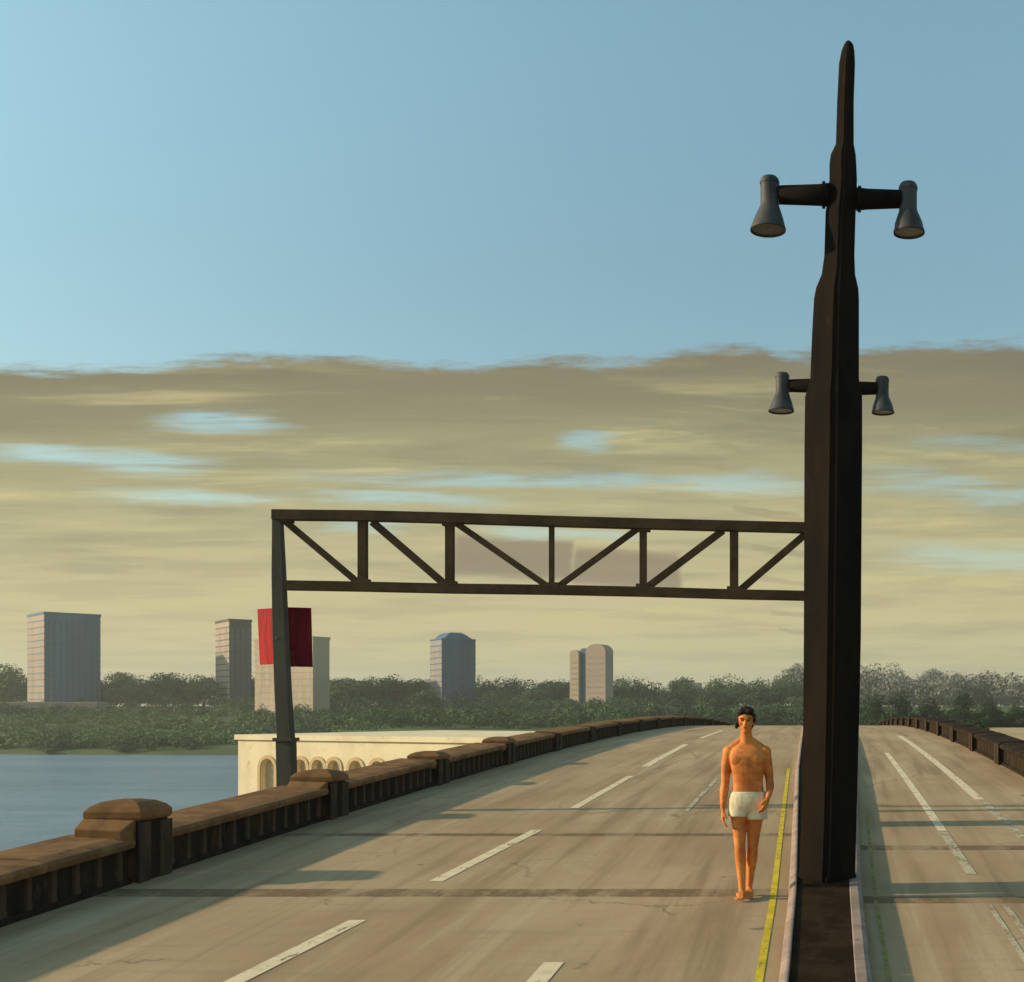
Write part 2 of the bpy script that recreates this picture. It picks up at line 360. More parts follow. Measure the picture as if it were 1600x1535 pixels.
# ------------------------------------------------------------------ the hump-backed bridge road
def rz(d):
    if d < 110: return .06 * d - .00056 * d * d
    return rz(109.999) - .0632 * (d - 110)
def frange(a, b, st):
    n = max(1, int(math.ceil((b - a) / st))); return [a + (b - a) * i / n for i in range(n + 1)]
LW, RW = -6.84, 3.75          # inner faces of the parapets
def sheet(name, xl, xr, d0, d1, m, up=0, st=1.0, kind='structure', nx=1, **kw):
    mb = MB(); ds = frange(d0, d1, st)
    fl = xl if callable(xl) else (lambda d: xl); fr = xr if callable(xr) else (lambda d: xr)
    vs = []; fs = []
    for d in ds:
        for i in range(nx + 1):
            vs.append((fl(d) + (fr(d) - fl(d)) * i / nx, d, rz(d) + up))
    for r in range(len(ds) - 1):
        for i in range(nx):
            a = r * (nx + 1) + i; fs.append((a, a + 1, a + nx + 2, a + nx + 1))
    mb.add(vs, fs); o = mb.build(name, m, fix=False, **kw)
    if kind: o['kind'] = kind
    return o
sheet('road', LW - .7, RW + .7, -12, 215, M['road'], 0, 1.0)
# bridge deck under the road
mb = MB(); ds = frange(-12, 215, 4)
mb.loft([[(LW - .85, d, rz(d) - 1.4), (RW + .85, d, rz(d) - 1.4), (RW + .85, d, rz(d) - .03), (LW - .85, d, rz(d) - .03)] for d in ds])
o = mb.build('bridge_deck', M['slab'], kind='structure')

def hw(d):   # the raised median widens as it goes away
    pts = [(-12, .30), (8.4, .325), (11.2, .345), (17, .46), (24, .60), (50, .95), (90, 1.0), (215, 1.0)]
    for (a, p), (b, r) in zip(pts, pts[1:]):
        if d <= b: return p + (r - p) * max(0, (d - a)) / (b - a)
    return 1.0
MH = .13
ds = frange(-12, 215, 1.0)
med = thing('median_island', 'long narrow raised median island with dark brown fill between pinkish kerbs', 'median', (0, 0, 0))
MB().loft([[(-hw(d) + .085, d, rz(d) + MH - .02), (hw(d) - .13, d, rz(d) + MH - .02), (hw(d) - .13, d, rz(d) + .005), (-hw(d) + .085, d, rz(d) + .005)] for d in ds]).build('median_fill', M['median'], med)
# kerb stones, one by one while they can be told apart, then as one run
def kerb_piece(side, d0, d1):
    mb = MB(); rings = []
    for d in frange(d0, d1, .5):
        a = hw(d); z = rz(d) + .002
        if side < 0: rings.append([(-a, d, z), (-a + .08, d, z), (-a + .08, d, z + MH), (-a + .055, d, z + MH), (-a + .015, d, z + MH * .75)])
        else: rings.append([(a, d, z), (a - .015, d, z + .10), (a - .05, d, z + .115), (a - .125, d, z + .115), (a - .125, d, z)])
    return mb.loft(rings)
random.seed(4)
for side in (-1, 1):
    d = 5.0
    while d < 23:
        l = 1.2
        kerb_piece(side, d + .006, d + l - .006).build('kerb_stone', M['kerb'], med, bevel=.008)
        d += l
    o = kerb_piece(side, d, 215).build('kerb_run', M['kerb'], med); o['kind'] = 'stuff'

# shadow bands on the road, painted as flush dark strips across each carriageway
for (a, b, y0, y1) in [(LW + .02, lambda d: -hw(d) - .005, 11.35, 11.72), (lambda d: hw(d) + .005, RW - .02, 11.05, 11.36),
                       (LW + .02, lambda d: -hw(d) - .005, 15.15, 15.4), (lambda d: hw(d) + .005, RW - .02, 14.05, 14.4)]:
    sheet('road_shadow_band', a, b, y0, y1, M['shadow_band'], .002, .2)
def mark(xc, w, d0, d1, m, x1=None):
    def c(d): return xc if x1 is None else xc + (x1 - xc) * (d - d0) / (d1 - d0)
    return sheet('lane_marking', lambda d: c(d) - w / 2, lambda d: c(d) + w / 2, d0, d1, m, .004, .25)
for d0, d1, x0, x1, w in [(3.6, 5.4, -4.15, -4.1, .15), (8.0, 10.35, -4.12, -3.98, .15), (12.1, 15.7, -3.88, -3.72, .14), (18.0, 23.2, -3.72, -3.72, .13), (25.5, 34, -3.78, -3.9, .17), (38, 46, -3.9, -3.9, .15)]:
    mark(x0, w, d0, d1, M['white'], x1)
mark(-2.0, .15, 6.4, 8.95, M['white']); mark(-2.02, .07, 17.6, 22.5, M['faint'])
mark(1.50, .11, 12.5, 15.5, M['faint']); mark(1.50, .12, 15.6, 30, M['white'])
mark(2.44, .13, 15.0, 19, M['faint']); mark(2.42, .16, 19.1, 40, M['white'])
mark(1.48, .05, 7.5, 11, M['faint']); mark(1.62, .06, 8.2, 11, M['faint'])
sheet('yellow_line', lambda d: -hw(d) - .17, lambda d: -hw(d) - .11, 3, 25, M['yellow'], .004, .5)
sheet('yellow_line', lambda d: hw(d) + .10, lambda d: hw(d) + .135, 3, 17, M['yellow_dull'], .004, .5)


PS = 4.65; P0 = 12.3
def pier_mesh():
    # origin on the road surface, inner face at x=0, stone runs to -x
    mb = MB(); mb.box(-.46, .05, -.26, .26, -.15, .60)
    return mb.mesh('pier', M['panel'])
def cap_mesh():
    mb = MB(); prof = [(.27, .60), (.29, .63), (.29, .69), (.25, .74), (.18, .78), (.08, .80)]
    rings = []
    for hy, z in prof:
        k = hy / .29
        rings.append([(-.21 - .29 * k, -hy, z), (-.21 + .29 * k, -hy, z), (-.21 + .29 * k, hy, z), (-.21 - .29 * k, hy, z)])
    return mb.loft(rings).mesh('pier_cap', M['coping'])
def shoulder_mesh():
    mb = MB(); mb.loft([[(-.50, s * .26, .40), (.015, s * .26, .40), (.015, s * .26, .62), (-.50, s * .26, .64)] if t == 0 else
                        [(-.48, s * .46, .40), (-.02, s * .46, .40), (-.02, s * .46, .52), (-.48, s * .46, .54)] for t, s in ((0, -1), (1, -1))])
    return mb.mesh('pier_shoulder', M['coping'])
def groove_mesh():
    mb = MB(); mb.box(.05, .075, -.30, -.10, -.1, .58); mb.box(.05, .075, .08, .30, -.1, .58)
    return mb.mesh('pier_moulding', M['rib'])
def rib_mesh():
    mb = MB(); prof = [(.045, .04), (.055, .09), (.038, .14), (.048, .24), (.034, .31), (.05, .335)]
    rings = [[(-.035, -h, z), (.022, -h * .75, z), (.022, h * .75, z), (-.035, h, z)] for h, z in prof]
    return mb.loft(rings).mesh('rib', M['rib'])
PM, CM, SM, GM, RM = pier_mesh(), cap_mesh(), shoulder_mesh(), groove_mesh(), rib_mesh()
def parapet(side, label, d_first, n, ribs_from, ribs_to):
    xin = LW if side < 0 else RW
    root = thing('stone_parapet', label, 'parapet', (xin, P0, rz(P0)), 'stone parapets of the bridge')
    sx_ = 1 if side < 0 else -1
    def P(x, d, z): return (sx_ * x, d - P0, rz(d) - rz(P0) + z)
    rng = random.Random(7)
    for i in range(n):
        c = d_first + i * PS
        o = link('pier', PM, root, .012, loc=P(0, c, 0)); o.scale.x = sx_
        if side > 0: o.scale.z = .76
        elif i > 3: o.scale.z = .84 if i < 5 else .74
        if side < 0 and i < 7:
            cp = link('pier_cap', CM, o, .008); sh = link('pier_shoulder', SM, o, .01)
        link('pier_moulding', GM, o, .006)
        d0, d1 = c + .30, c + PS - .30
        if i == n - 1: break
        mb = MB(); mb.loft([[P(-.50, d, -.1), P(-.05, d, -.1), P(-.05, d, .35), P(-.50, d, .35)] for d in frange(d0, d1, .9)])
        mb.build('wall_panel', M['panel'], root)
        mb = MB(); mb.loft([[P(-.56, d, -.12), P(.0, d, -.12), P(.0, d, .045), P(-.02, d, .06), P(-.56, d, .06)] for d in frange(d0 + .002, d1 - .002, .9)])
        mb.build('plinth', M['panel'], root)
        # coping in three stones
        for k in range(3):
            a, b = d0 + (d1 - d0) * k / 3 + .010, d0 + (d1 - d0) * (k + 1) / 3 - .010
            t = rng.uniform(-.006, .006)
            mb = MB(); mb.loft([[P(-.66, d, .352), P(.03, d, .352), P(.045, d, .41), P(.02, d, .44), P(-.12, d, .462 + t), P(-.60, d, .482 + t), P(-.66, d, .45)] for d in frange(a, b, .8)])
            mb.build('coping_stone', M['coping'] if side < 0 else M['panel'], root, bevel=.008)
        if side < 0 and ribs_from <= c <= ribs_to:
            m_ = 12
            for k in range(m_):
                d = d0 + (d1 - d0) * (k + .5) / m_
                r = link('rib', RM, root, loc=P(-.042, d, 0)); r.scale = (sx_, rng.uniform(.85, 1.25), 1)
    return root
parapet(-1, 'dark stone parapet with tan coping and low piers along the left side of the road', P0 - 3 * PS, 26, 3, 60)
parapet(1, 'dark brown stone parapet closing the right side of the road', P0 - 3 * PS, 26, 12, 60)

# ------------------------------------------------------------------ lamp posts on the median
PD = 11.7
prof = [(1390, 1248, 1336), (1300, 1252, 1338), (1135, 1255, 1342), (1000, 1256, 1345), (700, 1257, 1347), (622, 1258, 1347), (595, 1266, 1342),
        (520, 1269, 1342), (468, 1272, 1342), (452, 1275, 1341), (430, 1284, 1336), (400, 1288, 1335), (332, 1290, 1337),
        (322, 1292, 1338), (282, 1296, 1339), (258, 1296, 1338), (243, 1298, 1337), (226, 1306, 1334), (160, 1308, 1334), (100, 1311, 1336), (80, 1315, 1335), (70, 1319, 1333), (65, 1322, 1329)]
def lamp_post(label, d, hs, tilt, zs_lamp_drop=0.0, xoff=0.0, group=None, wscale=1.0, straight=False):
    x0 = (1293 - XV) * PD / F
    g = rz(d) + MH - .02
    root = thing('lamp_post', label, 'lamp post', (x0 + xoff, d, g), group)
    zb = rz(PD) + MH - .02
    def S_(x): return (x - 1293) * PD / F
    def Z_p(y): return (EYE + (YV - y) * PD / F - zb)
    zlow = Z_p(prof[0][0])
    def conv(y, l, r):
        z = Z_p(y) - zlow * (1 - min(1, (1390 - y) / 300.0))
        xl, xr = S_(l), S_(r)
        if straight: c = (xl + xr) / 2; w = (xr - xl) / 2 * wscale; c = 0; xl, xr = -w, w
        return z * hs, xl, xr
    rings = []
    for (y, l, r) in prof:
        z, xl, xr = conv(y, l, r); w = (xr - xl) / 2; c = (xl + xr) / 2
        ch = w * .13; fx = c - (w * .05 if y > 700 else 0)
        rings.append((z, [(c - w, -ch, z), (fx - ch, -w, z), (fx - ch * .35, -w * .97, z), (fx + ch * .35, -w * .97, z), (fx + ch, -w, z), (c + w, -ch, z), (c + w, ch, z), (fx + ch, w, z), (fx - ch, w, z), (c - w, ch, z)]))
    def seg(a, b): return [rg for z, rg in rings[a:b + 1]]
    MB().loft(seg(0, 6)).build('lower_shaft', M['pole'], root)
    MB().loft(seg(6, 10)).build('middle_shaft', M['pole'], root)
    MB().loft(seg(10, 16)).build('upper_shaft', M['pole'], root)
    MB().loft(seg(16, 22)).build('finial', M['pole'], root)
    # foot
    z, xl, xr = conv(*prof[0]); w = (xr - xl) / 2; c = (xl + xr) / 2
    f = MB(); fo = w * 1.0
    f.loft([[(c - fo - .01, 0, .0), (c, -fo - .01, .0), (c + fo + .01, 0, .0), (c, fo + .01, 0)], [(c - fo - .01, 0, .035), (c, -fo - .01, .035), (c + fo + .01, 0, .035), (c, fo + .01, .035)]])
    f.build('base_plate', M['pole'], root)
    for bx, by in ((-.6, -.25), (-.25, -.6), (.25, -.6), (.6, -.25)):
        MB().tube([(c + bx * fo, by * fo - .008, .035), (c + bx * fo, by * fo - .008, .06)], [.014, .014], 6).build('bolt', M['steelbolt'], root)
    # arms and heads
    for s, (ax0, ax1, ay0, ay1, hx0, hx1, hy0, hneck, bx0, bx1, hy1) in ((-1, (1222, 1296, 289, 321, 1188, 1217, 279, 322, 1172, 1228, 361)), (1, (1338, 1404, 296, 327, 1405, 1433, 288, 330, 1396, 1445, 365))):
        ym = (ay0 + ay1) / 2
        zA = Z_p(ym) * hs; ra = (ay1 - ay0) / 2 * PD / F
        xa, xb = S_(ax0), S_(ax1)
        arm = MB().tube([(S_(ax1) if s < 0 else S_(ax0), 0, zA), (S_(ax1) - .10 if s < 0 else S_(ax0) + .10, 0, zA), (S_(ax0) - .03 if s < 0 else S_(ax1) + .02, 0, zA)], [ra * 1.12, ra, ra * .88], 12).build('arm', M['pole'], root, smooth=True)
        xj = S_(ax1) + (-.055 if s < 0 else 0) if s < 0 else S_(ax0) + .03
        MB().tube([(xj - .015, 0, zA), (xj + .015, 0, zA)], [ra * 1.25, ra * 1.25], 14).build('arm_flange', M['pole'], arm)
        hc = S_((hx0 + hx1) / 2); hb = S_((bx0 + bx1) / 2)
        rn, rb = (hx1 - hx0) / 2 * PD / F, (bx1 - bx0) / 2 * PD / F
        k = PD / F; zt = zA + (ym - hy0) * k; zn = zA + (ym - hneck) * k; zl = zA + (ym - hy1) * k
        pr = [(.02, zt + .012), (rn * .8, zt + .008), (rn * .97, zt - .01), (rn, zt - .04), (rn * .98, zn + .05), (rn * 1.02, zn), (rn * 1.22, zn - .045), (rn * 1.55, zn - .12), (rb * .93, zl + .05), (rb, zl + .02), (rb, zl), (rb * .93, zl), (rb * .90, zl + .02), (rb * .5, zl + .09)]
        rings2 = []
        for r_, z_ in pr:
            t_ = min(1, max(0, (zn - z_) / max(1e-6, zn - zl)))
            cx = hc + (hb - hc) * t_
            rings2.append([(cx + r_ * math.cos(a), r_ * math.sin(a), z_) for a in [j * 2 * math.pi / 28 for j in range(28)]])
        head = MB().loft(rings2).build('lamp_head', M['lamp'], root, smooth=True)
        MB().tube([(hb, 0, zl + .012), (hb, 0, zl + .016)], [rb * .9, rb * .9], 24).build('lens', M['lens'], head)
        MB().tube([(hc, 0, zt - .055), (hc, 0, zt - .03)], [rn * 1.06, rn * 1.06], 24).build('neck_ring', M['lamp'], head)
    return root
lamp_post('tall dark lamp post with two bell lamps standing close on the median', PD, 1.0, 0, group='twin lamp posts on the median')
# the next post, the same kind, almost wholly behind the first: only its lamps look out
D2 = 16.2
zA1 = (YV - 305) * PD / F + EYE - (rz(PD) + MH - .02)
zA2 = (YV - 603) * D2 / F + EYE - (rz(D2) + MH - .02)
lamp_post('farther dark lamp post mostly hidden behind the near one with only its bell lamps showing', D2, zA2 / zA1, 0, xoff=(1300 - XV) * D2 / F - (1310 - XV) * PD / F, group='twin lamp posts on the median')

# ------------------------------------------------------------------ sign gantry
GD = 17.6
gan = thing('sign_gantry', 'brown steel truss gantry spanning the left roadway on a tall grey post', 'gantry', (at(445, 1110, GD).x, GD, rz(GD)))
go = Vector(gan.location)
def G(x, y, dd=0): p = at(x, y, GD); return (p.x - go.x, dd, p.z - go.z)
k = GD / F
mb = MB()
def sq(x, y, w): c = Vector(G(x, y)); w *= k / 2; return [c + Vector((i * w, j * w * .8, 0)) for i, j in ((-1, -1), (1, -1), (1, 1), (-1, 1))]
mb.loft([sq(449, 1265, 25), sq(447, 1155, 25)]).build('post_footing', M['post'], gan, bevel=.01)
MB().loft([sq(447, 1155, 22), sq(443, 1090, 21), sq(439, 1000, 20), sq(436, 900, 18), sq(434, 812, 14)]).build('post', M['post'], gan, bevel=.008)
MB().loft([[(x_, y_, z_) for x_, y_, z_ in ((G(432, 1160)[0], -.13, G(0, 1158)[2]), (G(462, 1160)[0], -.13, G(0, 1158)[2]), (G(462, 1160)[0], .13, G(0, 1158)[2]), (G(432, 1160)[0], .13, G(0, 1158)[2]))],
            [(x_, y_, z_) for x_, y_, z_ in ((G(432, 1160)[0], -.13, G(0, 1153)[2]), (G(462, 1160)[0], -.13, G(0, 1153)[2]), (G(462, 1160)[0], .13, G(0, 1153)[2]), (G(432, 1160)[0], .13, G(0, 1153)[2]))]]).build('post_flange', M['post'], gan)
TW = .115
top = [(427, 805), (567, 806.5), (703, 810), (862, 815), (1005, 819), (1147, 822.5), (1292, 826)]
bot = [(447, 915), (567, 917), (703, 920), (862, 922), (1005, 925), (1147, 929), (1292, 932)]
def chord(pts, name, w):
    mb = MB()
    rings = []
    for x, y in pts:
        c = Vector(G(x, y)); rings.append([c + Vector((0, j * w / 2, i * w / 2)) for i, j in ((-1, -1), (1, -1), (1, 1), (-1, 1))])
    mb.loft(rings).build(name, M['truss'], gan, bevel=.008)
chord(top, 'top_chord', .15); chord(bot, 'bottom_chord', .14)
for (x, y), (x2, y2), w in zip(top[1:6], bot[1:6], (.125, .12, .075, .10, .12)):
    MB().bar(G(x, y + 7), G(x2, y2 - 7), w, w * .8).build('vertical_strut', M['truss'], gan, bevel=.006)
for a, b, w in [((446, 815), (560, 911), .09), ((582, 816), (696, 914), .105), ((716, 820), (855, 916), .09), ((872, 917), (997, 826), .085), ((1010, 919), (1130, 829), .10), ((1156, 923), (1262, 832), .10)]:
    MB().bar(G(*a), G(*b), w, w * .75).build('diagonal_brace', M['truss'], gan, bevel=.006)
for x, y in [(447, 812), (567, 911), (703, 914), (862, 916), (1005, 918), (1147, 922), (703, 817), (1005, 826)]:
    c = Vector(G(x, y)); MB().box(c.x - .10, c.x + .10, -.058, .058, c.z - .05, c.z + .05).build('gusset_plate', M['truss'], gan, bevel=.004)
c0 = Vector(G(1299, 826)); 
MB().loft([[(c0.x + i * .09, j * .09, rz(GD) + MH - .02 - go.z) for i, j in ((-1, -1), (1, -1), (1, 1), (-1, 1))], [(c0.x + i * .06, j * .06, c0.z + .02) for i, j in ((-1, -1), (1, -1), (1, 1), (-1, 1))]]).build('post', M['truss'], gan)
MB().box(go.x - .15 - go.x, .80, -.16, .16, -.5, -.06).build('bracket', M['slab'], gan)
MB().tube([G(437, 998, -.115), G(437, 998, -.08)], [.02, .02], 6).build('bolt', M['steelbolt'], gan)

# red sign fixed behind the post
sg = thing('red_sign', 'small red sign board in two angled leaves fixed behind the gantry post', 'sign', G(438, 995, .12) and (at(438, 995, GD).x, GD + .13, at(438, 995, GD).z))
def SG(x, y, dd):
    p = at(x, y, GD + .13); return Vector((p.x - sg.location.x, dd, p.z - sg.location.z))
def leaf(name, xa, xb, da, db, m, yt, yb, bulge):
    mb = MB(); rings = []
    n = 6
    fr = []; bk = []
    for i in range(n + 1):
        t = i / n; x = xa + (xb - xa) * t; dd = da + (db - da) * t + bulge * math.sin(math.pi * t)
        fr.append((x, dd))
    for x, dd in fr:
        a = SG(x + 4 * (1 if xa < 438 else .6) , yb, dd); b = SG(x, yt, dd)
        rings.append([a, b, b + Vector((0, .012, 0)), a + Vector((0, .012, 0))])
    return mb.loft(rings).build(name, m, sg)
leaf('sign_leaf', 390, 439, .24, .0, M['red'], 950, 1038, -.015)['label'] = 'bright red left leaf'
leaf('sign_leaf', 440, 480, .0, .13, M['red_shaded'], 949, 1042, -.02)['label'] = 'dark crimson right leaf'
for yy in (965, 1028):
    a, b = SG(406, yy, .23), SG(476, yy, .14); MB().bar(a + Vector((0, .03, 0)), b + Vector((0, .03, 0)), .03, .02).build('mounting_rail', M['post'], sg)

# ------------------------------------------------------------------ walking man
def remesh(mb, name, m, vox, parent, smooth_it=6, fac=.6):
    me = mb.mesh(name + '_raw', m); tmp = bpy.data.objects.new('tmp', me); COL.objects.link(tmp)
    r = tmp.modifiers.new('r', 'REMESH'); r.mode = 'VOXEL'; r.voxel_size = vox; r.use_smooth_shade = True
    s = tmp.modifiers.new('s', 'SMOOTH'); s.iterations = smooth_it; s.factor = fac
    dg = bpy.context.evaluated_depsgraph_get(); me2 = bpy.data.meshes.new_from_object(tmp.evaluated_get(dg))
    bpy.data.objects.remove(tmp); me2.name = name
    me2.materials.clear(); me2.materials.append(m)
    me2.polygons.foreach_set('use_smooth', [True] * len(me2.polygons))
    o = bpy.data.objects.new(name, me2); COL.objects.link(o)
    if parent: o.parent = parent
    return o
def cap_(mb, pts, rads, sy=1.0, n=14):
    """smooth tapered limb through pts with round ends"""
    P_ = [Vector(p) for p in pts]
    d0 = (P_[1] - P_[0]).normalized(); d1 = (P_[-1] - P_[-2]).normalized()
    pp = [P_[0] - d0 * rads[0] * .8, P_[0] - d0 * rads[0] * .45] + P_ + [P_[-1] + d1 * rads[-1] * .45, P_[-1] + d1 * rads[-1] * .8]
    rr_ = [rads[0] * .45, rads[0] * .85] + list(rads) + [rads[-1] * .85, rads[-1] * .45]
    mb.tube(pp, rr_, n)
def torso(mb, secs, n=24):
    rings = []
    for z, cx, cy, rx, ry in secs:
        ring = []
        for j in range(n):
            a = 2 * math.pi * j / n; ca, sa = math.cos(a), math.sin(a)
            p = 2.5
            ring.append((cx + rx * math.copysign(abs(ca) ** (2 / p), ca), cy + ry * math.copysign(abs(sa) ** (2 / p), sa), z))
        rings.append(ring)
    mb.loft(rings)
MD = 11.25
man = thing('person', 'bare-chested man in off-white shorts with dark hair walking towards us beside the median', 'person', ((1166 - XV) * MD / F, MD, rz(MD) + .004))
# local: x to photo right, -y towards the camera, z up; feet at 0, height 1.75
b = MB()
torso(b, [(.86, .012, .01, .120, .088), (.90, .012, .01, .150, .100), (.95, .014, .01, .160, .105), (1.00, .016, .006, .148, .098), (1.06, .016, .0, .138, .092), (1.12, .016, -.004, .141, .096),
          (1.19, .014, -.006, .152, .104), (1.26, .012, -.006, .164, .112), (1.32, .010, -.002, .170, .112), (1.365, .008, .004, .166, .098), (1.395, .006, .010, .142, .080), (1.415, .004, .014, .110, .066), (1.435, .002, .014, .078, .056), (1.46, .002, .012, .058, .052)])
# chest, shoulders, buttocks
for s in (-1, 1):
    b.ell((s * .075 + .01, -.082, 1.285), (.078, .034, .055)); b.ell((s * .165 + .006, .006, 1.350), (.062, .060, .066))
    b.ell((s * .065 + .012, .075, .91), (.08, .055, .08))
    b.ell((s * .06 + .008, .055, 1.30), (.085, .05, .09))
cap_(b, [(.004, .014, 1.42), (.0, .004, 1.50), (-.002, -.006, 1.56)], [.060, .054, .054])
for s in (-1, 1): cap_(b, [(s * .035, .018, 1.47), (s * .09, .016, 1.425), (s * .155, .012, 1.372)], [.036, .040, .048])
# head
H0 = Vector((-.002, -.012, 1.638))
b.ell(H0 + Vector((0, .008, .022)), (.074, .092, .092)); b.ell(H0 + Vector((0, -.022, -.030)), (.060, .066, .076))
b.ell(H0 + Vector((0, -.045, -.085)), (.034, .036, .026))
b.ell(H0 + Vector((0, -.092, -.012)), (.013, .020, .026)); b.ell(H0 + Vector((0, -.102, -.024)), (.016, .014, .011))
for s in (-1, 1):
    b.ell(H0 + Vector((s * .030, -.074, .026)), (.026, .014, .009)); b.ell(H0 + Vector((s * .042, -.062, -.020)), (.022, .018, .016))
    b.ell(H0 + Vector((s * .076, .010, -.005)), (.010, .018, .030))
b.ell(H0 + Vector((0, -.080, -.052)), (.026, .012, .010))
def hand(mb, wrist, dirv, side, palm_n, curl=.35):
    """palm, four fingers and a thumb; dirv runs from wrist to finger tips; side = thumb side"""
    d = Vector(dirv).normalized(); sd = Vector(side); sd = (sd - d * sd.dot(d)).normalized(); pn = Vector(palm_n); pn = (pn - d * pn.dot(d) - sd * pn.dot(sd)).normalized()
    w = Vector(wrist)
    for t in (-1, -.33, .33, 1):
        cap_(mb, [w + d * .005 + sd * t * .018, w + d * .045 + sd * t * .026, w + d * .085 + sd * t * .029], [.015, .0155, .0125], n=8)
    for t, ln in ((1, .070), (.33, .080), (-.33, .074), (-1, .058)):
        base = w + d * .088 + sd * t * .030
        c1, c2 = curl, curl * 2
        p1 = base + (d * math.cos(c1) + pn * math.sin(c1)) * ln * .45
        p2 = p1 + (d * math.cos(c2) + pn * math.sin(c2)) * ln * .32
        p3 = p2 + (d * math.cos(c2 * 1.4) + pn * math.sin(c2 * 1.4)) * ln * .25
        cap_(mb, [base - d * .02, base, p1, p2, p3], [.0095, .0095, .0088, .008, .007], n=8)
    t0 = w + d * .022 + sd * .024; t1 = t0 + (d * .7 + sd * .55 + pn * .35).normalized() * .040; t2 = t1 + (d * .9 + sd * .12 + pn * .4).normalized() * .030
    cap_(mb, [t0 - sd * .01, t0, t1, t2], [.015, .014, .011, .009], n=8)
# arm at photo left: hangs straight, hand beside the thigh
cap_(b, [(-.165, .004, 1.345), (-.182, .004, 1.25), (-.190, .004, 1.15), (-.194, .004, 1.07)], [.056, .050, .044, .038])
cap_(b, [(-.194, .004, 1.07), (-.202, -.012, 1.0), (-.210, -.035, .90), (-.212, -.05, .83)], [.038, .042, .032, .024])
hand(b, (-.212, -.052, .82), (.02, -.12, -1), (.25, -1, 0), (1, .1, 0), .30)
# arm at photo right: elbow bent a little back, hand at the hip
cap_(b, [(.172, .008, 1.345), (.192, .022, 1.25), (.206, .045, 1.15), (.212, .06, 1.09)], [.056, .050, .043, .038])
cap_(b, [(.212, .06, 1.09), (.220, .02, 1.04), (.216, -.05, .98), (.207, -.105, .945)], [.038, .040, .031, .024])
hand(b, (.206, -.112, .935), (-.22, -.10, -.62), (-.3, -.8, .2), (-.7, .5, -.2), .35)
# legs: the photo-left one carries the weight, the other trails behind
def leg(mb, hip, knee, ank, toe):
    hip, knee, ank = Vector(hip), Vector(knee), Vector(ank)
    cap_(mb, [hip, hip.lerp(knee, .3), hip.lerp(knee, .7), knee], [.088, .082, .061, .050])
    c = knee.lerp(ank, .3) + Vector((0, .014, 0))
    cap_(mb, [knee, c, knee.lerp(ank, .65) + Vector((0, .006, 0)), ank], [.050, .054, .039, .030])
    mb.ell(knee + Vector((0, -.022, 0)), (.036, .03, .042))
    toe = Vector(toe); d = (toe - ank); dh = Vector((d.x, d.y, 0)).normalized()
    sdv = Vector((-dh.y, dh.x, 0))
    heel = ank - dh * .045; heel.z = max(toe.z, ank.z - .055)
    cap_(mb, [ank, heel], [.030, .030], n=10)
    for t in (-1, 0, 1):
        cap_(mb, [ank + Vector((0, 0, -.025)), ank.lerp(toe, .55) + sdv * t * .020 + Vector((0, 0, -.002)), toe + sdv * t * .028], [.030, .025, .018], n=10)
    for q_ in range(5):
        t = (q_ - 2) / 2
        base = toe + sdv * t * .034 - dh * .006
        cap_(mb, [base, base + dh * (.034 - .006 * abs(q_ - 1))+ Vector((0, 0, -.004))], [.0115, .0095], n=8)
leg(b, (-.070, .008, .88), (-.056, -.030, .475), (-.038, -.022, .082), (-.052, -.150, .022))
leg(b, (.088, .012, .88), (.058, .030, .480), (.022, .105, .100), (.024, -.010, .024))
body = remesh(b, 'body', M['skin'], .0062, man, 7, .5)
# shorts
s_ = MB()
torso(s_, [(.80, .012, .010, .150, .088), (.84, .012, .008, .170, .112), (.868, .012, .006, .176, .120), (.90, .012, .006, .178, .124), (.95, .014, .006, .172, .120), (.985, .016, .006, .160, .110)])
for sgn, hx, hy, kx, ky, zb in ((-1, -.078, .006, -.072, -.004, .762), (1, .098, .01, .096, .016, .735)):
    rings = []
    for z, r_ in ((.93, .094), (.87, .098), (.81, .099), (zb, .101)):
        t = (.93 - z) / .2
        rings.append([(hx + (kx - hx) * t + r_ * math.cos(a), hy + (ky - hy) * t + r_ * 1.06 * math.sin(a) + .004 * math.sin(5 * a + z * 20), z) for a in [j * 2 * math.pi / 28 for j in range(28)]])
    s_.loft(rings)
remesh(s_, 'shorts', M['shorts'], .008, man, 2, .5)
MB().loft([[(.016 + .163 * math.cos(a), .006 + .113 * math.sin(a), z) for a in [j * 2 * math.pi / 32 for j in range(32)]] for z in (.968, .992)]).build('waistband', M['shorts'], man, smooth=True)
# hair: full on top and down over the ears
h_ = MB()
h_.ell(H0 + Vector((0, .028, .036)), (.080, .092, .090)); h_.ell(H0 + Vector((0, .058, -.02)), (.072, .055, .075))
for s in (-1, 1):
    h_.ell(H0 + Vector((s * .072, .014, .022 if s > 0 else .006)), (.020, .042, .046 if s > 0 else .060)); h_.ell(H0 + Vector((s * .030, -.045, .086)), (.046, .04, .028))
rng = random.Random(3)
for i in range(90):
    a = rng.uniform(0, 2 * math.pi); e = rng.uniform(.1, 1.4)
    h_.ell(H0 + Vector((.080 * math.cos(a) * math.cos(e), .03 + .09 * math.sin(a) * math.cos(e) , .045 + .088 * math.sin(e))), (.015, .015, .013), 8, 5)
h_.ell(H0 + Vector((-.088, .0, -.035)), (.016, .03, .035))
hair = remesh(h_, 'hair', M['hair'], .005, man, 2, .4)
